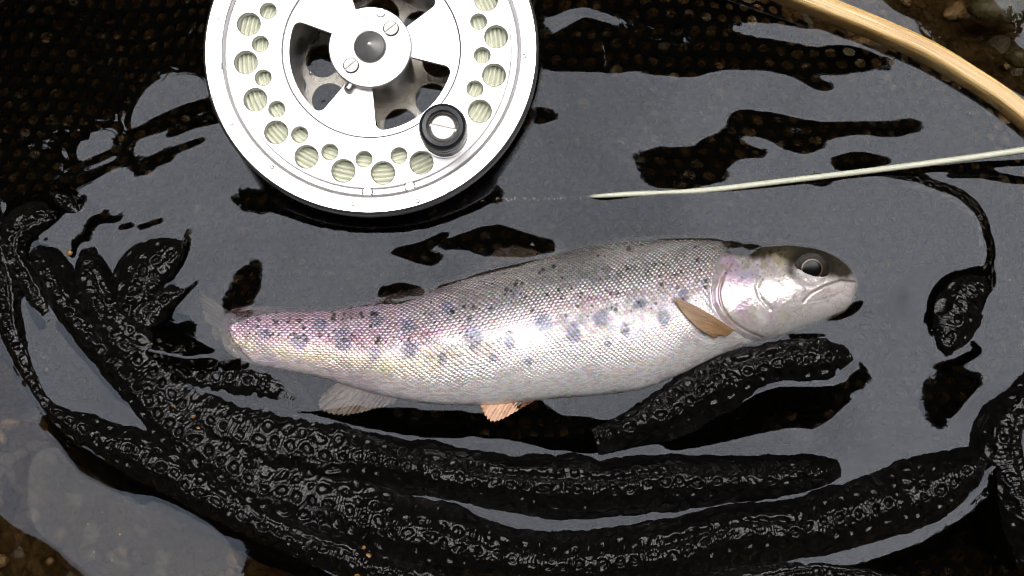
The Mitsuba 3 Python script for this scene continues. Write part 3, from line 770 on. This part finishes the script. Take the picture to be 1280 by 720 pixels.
def cyl(x, y, r0, z0, z1, r1=None, n=48):
    return m3.Manifold.cylinder((z1 - z0) * 1e-3, r0 * RS, (r0 if r1 is None else r1) * RS, n).translate((x * RS, y * RS, z0 * 1e-3))


def alum(c0, c1, ro):
    def fn(p, n, uv):
        q = mi.Point3f(p.x - float(rc[0]), p.y - float(rc[1]), p.z)
        rad = dr.sqrt(q.x * q.x + q.y * q.y)
        ringn = N(rad * 9000, 0, 3) * .5 + .5 * N(rad * 3300, p.z * 900, 5)
        blot = F(p.x * 160, p.y * 160, p.z * 160)
        return MIX(c0, c1, .6 * ringn + .4 * blot)
    return {'type': 'principled', 'base_color': mikit.proc(fn), 'metallic': 1.0, 'roughness': ro}


scene['mat_alum'] = alum((.64, .64, .65), (.80, .80, .80), .42)
scene['mat_alum_bright'] = alum((.70, .70, .70), (.84, .84, .84), .33)
scene['mat_steel'] = alum((.42, .41, .39), (.56, .54, .51), .48)
scene['mat_knob'] = {'type': 'roughplastic', 'alpha': .14, 'diffuse_reflectance': mikit.proc(lambda p, n, uv: MIX((.010, .011, .014), (.03, .033, .04), F(p.x * 1500, p.y * 1500, p.z * 1500)))}

spool = lathe([(0, -1.7), (174.4, -1.7), (175, -1.4), (175, -.15), (174.3, 0), (112.5, 0), (110.5, -.28), (0, -.28)], 240)
for k in range(20):
    a = math.radians(84 + 18 * k)
    if k != 18:
        x, y = 157 * math.cos(a), -157 * math.sin(a)
        spool -= cyl(x, y, 14.2, -3, 1) + cyl(x, y, 14.2, -.22, .22, 16.2)
    if k not in (17, 18):
        a = math.radians(93 + 18 * k)
        x, y = 139 * math.cos(a), -139 * math.sin(a)
        spool -= cyl(x, y, 10.0, -3, 1, n=36) + cyl(x, y, 10.0, -.2, .2, 11.6, n=36)


def window(cdeg, grow=0.0):
    pts = []
    for a in np.radians(np.linspace(cdeg - 37, cdeg + 37, 40)):
        pts.append((103 * math.cos(a), -103 * math.sin(a)))
    for a in np.radians(np.linspace(cdeg + 40, cdeg - 40, 30)):
        pts.append((40 * math.cos(a), -40 * math.sin(a)))
    return Polygon(pts).buffer(-9).buffer(9 + grow, quad_segs=8)


for c in (165, 49, -73):
    for g, z0, z1 in ((0, -3, 1), (1.3, -.45, 1)):
        q = np.array(window(c, g).exterior.coords)[:-1] * RS
        cs_ = m3.CrossSection([q.tolist()], m3.FillRule.NonZero)
        spool -= m3.Manifold.extrude(cs_, (z1 - z0) * 1e-3).translate((0, 0, z0 * 1e-3))
rp('spool_face', spool, 'mat_alum', label='perforated silver spool face with three large windows')
rim = lathe([(166, -4.6), (206, -4.6), (209, -3.9), (210, -2.8), (210, -.3), (208.8, .45), (206, .85), (190, .85), (186.5, .55), (183.5, -.3), (182.8, -.9), (182.8, -3.0), (166, -3.0)], 280)
for k in range(22):
    a = math.radians(150 + 9.5 * k) if k < 9 else math.radians(-20 + 30 * k)
    if k < 9:
        x, y = 199 * math.cos(a), -199 * math.sin(a)
        rim -= cyl(x, y, 3.4, .55, 1.2, n=20)
rp('rim', rim, 'mat_alum_bright', label='broad polished rim')
rp('channel', lathe([(170, -2.9), (182.7, -2.9), (182.7, -.85), (175.6, -1.05), (170, -1.9)], 200), 'mat_alum', label='grey channel between rim and spool')
drum = lathe([(158, -26), (168, -26), (168, -4.4), (163, -4.4), (163, -24), (158, -24)], 160)
rp('drum', drum, 'mat_alum')
back = lathe([(30, -26), (160, -26), (160, -24.3), (30, -24.3)], 160)
for k in range(9):
    a = math.radians(10 + 40 * k)
    back -= cyl(80 * math.cos(a), 80 * math.sin(a), 23, -28, -22, n=40)
for k in range(9):
    a = math.radians(30 + 40 * k)
    back -= cyl(118 * math.cos(a), 118 * math.sin(a), 16, -28, -22, n=32)
rp('back_plate', back, 'mat_alum')
rp('spool_core', lathe([(106, -23), (109, -23), (109, -1.8), (106, -1.8)], 120), 'mat_alum')
rp('hub', lathe([(0, -25), (44, -25), (44, -.4), (51, -.4), (51.6, 0), (51.6, 1.9), (50.2, 2.3), (22, 2.3), (21.4, 2.0), (0, 2.0)], 140), 'mat_alum')
rp('hub__knob', lathe([(0, 1.0), (20.2, 1.0), (20.2, 2.3), (19.4, 2.9), (17.5, 3.3), (3, 4.9), (1.2, 5.05), (0, 5.08)], 90), 'mat_alum', 40, 'conical steel centre knob')


def screw(x, y, r_, z, slot_deg, key, mat, label=None):
    s = m3.Manifold.revolve(m3.CrossSection([[(0, 0), (r_ * RS, 0), (r_ * RS, .0005), (r_ * .86 * RS, .0008), (0, .00086)]]), 44)
    s -= m3.Manifold.cube((3 * r_ * RS, max(.0004, r_ * .2 * RS), .001), True).translate((0, 0, .00093)).rotate((0, 0, slot_deg))
    rp(key, s.translate((x * RS, y * RS, z * 1e-3)), mat, 30, label)


screw(26, 23, 10, 2.1, 40, 'hub__screw', 'mat_steel')
screw(-23, -24, 10, 2.1, 40, 'hub__screw', 'mat_steel')
rp('hub__rivet', lathe([(0, 0), (6, 0), (6, .4), (5, .65), (0, .7)], 30).translate((13 * RS, 43 * RS, .0021)), 'mat_alum_bright')
rp('hub__rivet', lathe([(0, 0), (4, 0), (4, .3), (3.2, .5), (0, .55)], 30).translate((-6 * RS, 40 * RS, .0021)), 'mat_alum_bright')
pin = m3.Manifold.hull(m3.Manifold.sphere(6 * RS, 24).translate((-27 * RS, -50 * RS, .0004)) + m3.Manifold.sphere(5 * RS, 24).translate((-20 * RS, -38 * RS, .0004)))
rp('latch_pin', pin, 'mat_alum_bright', True)
# rivets in the groove
for deg in (91, 74):
    a = math.radians(deg)
    rp('rivet', lathe([(0, -2.8), (7, -2.8), (7, -.9), (5.5, -.5), (0, -.4)], 30).translate((179.6 * math.cos(a) * RS, -179.6 * math.sin(a) * RS, 0)), 'mat_alum_bright')
ha = math.radians(49.3)
hx, hy = 142 * math.cos(ha), -142 * math.sin(ha)
hk = lathe([(0, 0), (27, 0), (29, .6), (29.3, 3.0), (29, 7.2), (27.6, 8.1), (24.5, 8.5), (20, 8.3), (17.6, 7.4), (17, 6.4), (0, 6.4)], 80)
hk -= lathe([(27.9, 2.6), (31, 2.6), (31, 3.3), (27.9, 3.3)], 80) + lathe([(27.9, 5.2), (31, 5.2), (31, 5.9), (27.9, 5.9)], 80)
rp('handle', hk.translate((hx * RS, hy * RS, .0002)), 'mat_knob', 30, 'black grooved handle knob with a slotted screw')
rp('handle__base', lathe([(0, 0), (31, 0), (31, .35), (29.5, .5), (0, .5)], 60).translate((hx * RS, hy * RS, 0)), 'mat_alum_bright')
screw(hx, hy, 16.5, 6.5, -12, 'handle__screw', 'mat_steel')
# backing line wound on the spool: flattish turns side by side
prof, nr_ = [(112, -20)], 10
outer = [(172, -20)]
rr_ = np.linspace(114, 171, nr_ * 10)
zz = -2.9 + .8 * np.abs(np.sin((rr_ - 114) / (171 - 114) * np.pi * nr_)) ** .6
prof = [(112, -6), (172, -6)] + [(a, b) for a, b in zip(rr_[::-1], zz[::-1])]
wl = lathe(prof, 220).to_mesh()
wvv = np.array(wl.vert_properties[:, :3]); wff = np.array(wl.tri_verts)
wvv[:, 2] += .0004 * (vfbm(wvv * 330, 2, 131) - .5)
sc_ = 1 + .010 * (vnoise(np.stack([np.arctan2(wvv[:, 1], wvv[:, 0]) * 2.2, 0 * wvv[:, 0], 0 * wvv[:, 0]], -1), 132) - .5)
wvv[:, :2] *= sc_[:, None]
scene['mat_line'] = {'type': 'roughplastic', 'alpha': .22, 'diffuse_reflectance': mikit.proc(lambda p, n, uv: MIX((.66, .70, .52), (.82, .84, .68), F(p.x * 1500, p.y * 1500, p.z * 1500)))}
rp('wound_line', (wvv, wff), 'mat_line', True, 'pale green line wound on the spool, seen through the holes')
rd = np.random.default_rng(17)
drops = []
for x, y, r_ in [(-184, 22, 5), (-192, -40, 4), (-172, 92, 6), (-150, 128, 4), (-196, 62, 3), (96, 176, 6), (150, 132, 4), (186, 70, 4), (60, 192, 3), (-60, 186, 5), (-20, 196, 3), (-120, 150, 3), (191, 10, 3), (-75, 30, 3), (20, 120, 4), (-40, 122, 3)]:
    m = trimesh.creation.icosphere(2, 1.0)
    m.vertices = m.vertices[:, :] * [r_ * RS * rd.uniform(.8, 1.2), r_ * RS * rd.uniform(.8, 1.2), r_ * RS * .38]
    m.apply_translation([x * RS, y * -RS, .00075 if math.hypot(x, y) > 180 else .00002])
    m.apply_transform(RMn)
    drops.append(m)
scene['mat_drop'] = {'type': 'dielectric', 'int_ior': 1.333}
put('water_drops', trimesh.util.concatenate(drops), 'mat_drop', 'small clear water drops standing on the silver reel', kind='stuff', smooth=True)
tag(REEL, 'silver fly fishing reel with round holes and black handle, above the trout', 'fishing reel')

# ------------------------------------------------------------------ the fly line on the water
LP = [(733, 246.2, -.0003), (739, 245.7, .0014), (790, 242.5, .0024), (860, 239.5, .0027), (950, 230, .0029), (1050, 218, .0032), (1150, 205.5, .0035), (1280, 187.5, .006), (1400, 168, .010)]
lp = np.array([at(a, b, c) for a, b, c in LP])
tq = np.r_[0, np.cumsum(np.linalg.norm(np.diff(lp, axis=0), axis=1))]
lc = CubicSpline(tq, lp)(np.linspace(0, tq[-1], 260))
rad = np.interp(np.linspace(0, 1, 260), [0, .02, .08, 1], [.00015, .00045, .00068, .00088])
tn = np.gradient(lc, axis=0); tn /= np.linalg.norm(tn, axis=1, keepdims=True)
sd = np.cross(tn, [0, 0, 1.0]); sd /= np.linalg.norm(sd, axis=1, keepdims=True)
u3 = np.cross(sd, tn)
aa = np.arange(16) * 2 * np.pi / 16
lv = lc[:, None] + rad[:, None, None] * (np.cos(aa)[None, :, None] * sd[:, None] + np.sin(aa)[None, :, None] * u3[:, None])
put('fly_line', (lv.reshape(-1, 3), grid_faces(260, 16, True)[:, ::-1]), 'mat_line', 'pale green fly line entering from the right and dipping under below the reel', 'fishing line', smooth=True, closed=True)

# small bubbles where the line went under, specks of pale grit afloat
def beads(spots, seed, flat=.6):
    out = []
    r_ = np.random.default_rng(seed)
    for x, y, r0 in spots:
        m = trimesh.creation.icosphere(2, r0 * PXW)
        m.vertices *= [1, 1, flat]
        m.vertices += r0 * PXW * .25 * (vfbm(m.vertices / (r0 * PXW) * 1.5 + x, 2, 3) - .5)[:, None]
        c = at(x, y, 0)
        m.apply_translation([c[0], c[1], .0001])
        out.append(m)
    return trimesh.util.concatenate(out)


rb = np.random.default_rng(5)
scene['mat_bubble'] = {'type': 'roughplastic', 'alpha': .1, 'diffuse_reflectance': rgb(.45, .46, .44)}
scene['mat_grit'] = {'type': 'diffuse', 'reflectance': mikit.proc(lambda p, n, uv: MIX((.18, .12, .06), (.42, .33, .2), N(p.x * 900, p.y * 900, 1)))}
put('air_bubbles', beads([(x + rb.uniform(-3, 3), 250.5 + rb.uniform(-2, 2) - (x - 600) * .02, rb.uniform(.5, 1.3)) for x in np.r_[rb.uniform(600, 680, 26), rb.uniform(684, 730, 12)]], 1), 'mat_bubble', 'row of tiny bubbles where the fly line went under', kind='stuff')

grains = [(90, 318, 5), (84, 356, 5), (92, 375, 4), (104, 338, 3), (220, 508, 4), (243, 520, 5), (250, 537, 4), (434, 688, 6), (461, 696, 6), (489, 704, 5), (443, 707, 4), (448, 716, 6), (470, 712, 4), (410, 690, 3), (425, 699, 4), (456, 684, 3), (480, 716, 5)]
gm = beads([(a, b, .8 * c) for a, b, c in grains], 3, .6)
gm.apply_translation([0, 0, .0015])
scene['mat_ochre'] = {'type': 'roughplastic', 'alpha': .15, 'diffuse_reflectance': mikit.proc(lambda p, n, uv: MIX((.10, .04, .012), (.34, .19, .065), F(p.x * 900, p.y * 900, p.z * 900)))}
put('ochre_grit', gm, 'mat_ochre', 'ochre grains of grit caught in the wet net folds', kind='stuff', smooth=True)
specks = [(55, 447, 1.6), (59, 462, 1.8), (45, 438, 1.0), (52, 441, .9), (148, 480, 1.0), (640, 238, 1.0), (376, 330, 1.3), (384, 335, .9), (366, 327, .8), (110, 655, 1.2), (128, 640, 1.0), (150, 668, 1.3), (118, 690, 1.0), (95, 640, .8), (140, 700, 1.1), (1190, 390, .8), (1262, 350, 1.4), (1150, 123, 1.1), (1212, 142, 1.2), (880, 150, 1.5), (876, 141, 1.2), (893, 146, 1.0)]
put('floating_specks', beads(specks, 4, .4), 'mat_grit', 'pale specks of grit afloat on the water', kind='stuff', smooth=True)

# stones and pebbles under the water
def pebble(seed, rx, ry, rz):
    m = trimesh.creation.icosphere(3, 1.0)
    m.vertices *= (.8 + .45 * vfbm(m.vertices * .9 + seed, 3, seed))[:, None]
    m.vertices *= [rx, ry, rz]
    return m


def stone(px, py, z, rx, ry, rz, seed, label, mat='mat_stone'):
    m = pebble(seed, rx, ry, rz)
    c = at(px, py, z)
    m.apply_translation([c[0], c[1], z])
    put('stone', m, mat, label, 'stone', smooth=True)


stone(1262, 82, -.016, .0035, .0033, .003, 1, 'round olive stone outside the hoop at the right edge')
stone(1238, 22, -.018, .0085, .005, .004, 2, 'long brown stone outside the hoop in the top right corner')
stone(412, 716, -.016, .0058, .0045, .004, 3, 'greenish brown stone under the water at the bottom edge')
gr = []
for k in range(900):
    x, y = rng.uniform(-.2, .2), rng.uniform(-.12, .13)
    s = rng.uniform(.0012, .0034)
    m = trimesh.creation.icosphere(1, 1.0)
    m.vertices *= np.array([s, s * rng.uniform(.6, 1), s * .6])
    m.vertices += .3 * s * (vfbm(m.vertices / s + k, 2, k) - .5)[:, None]
    a = rng.uniform(0, 6.28)
    m.apply_transform(trimesh.transformations.rotation_matrix(a, [0, 0, 1]))
    m.apply_translation([x, y, -.034 + rng.uniform(-.001, .002)])
    gr.append(m)
put('gravel', trimesh.util.concatenate(gr), 'mat_pebble', 'brown pebbles strewn over the stream bed', kind='stuff', smooth=True)
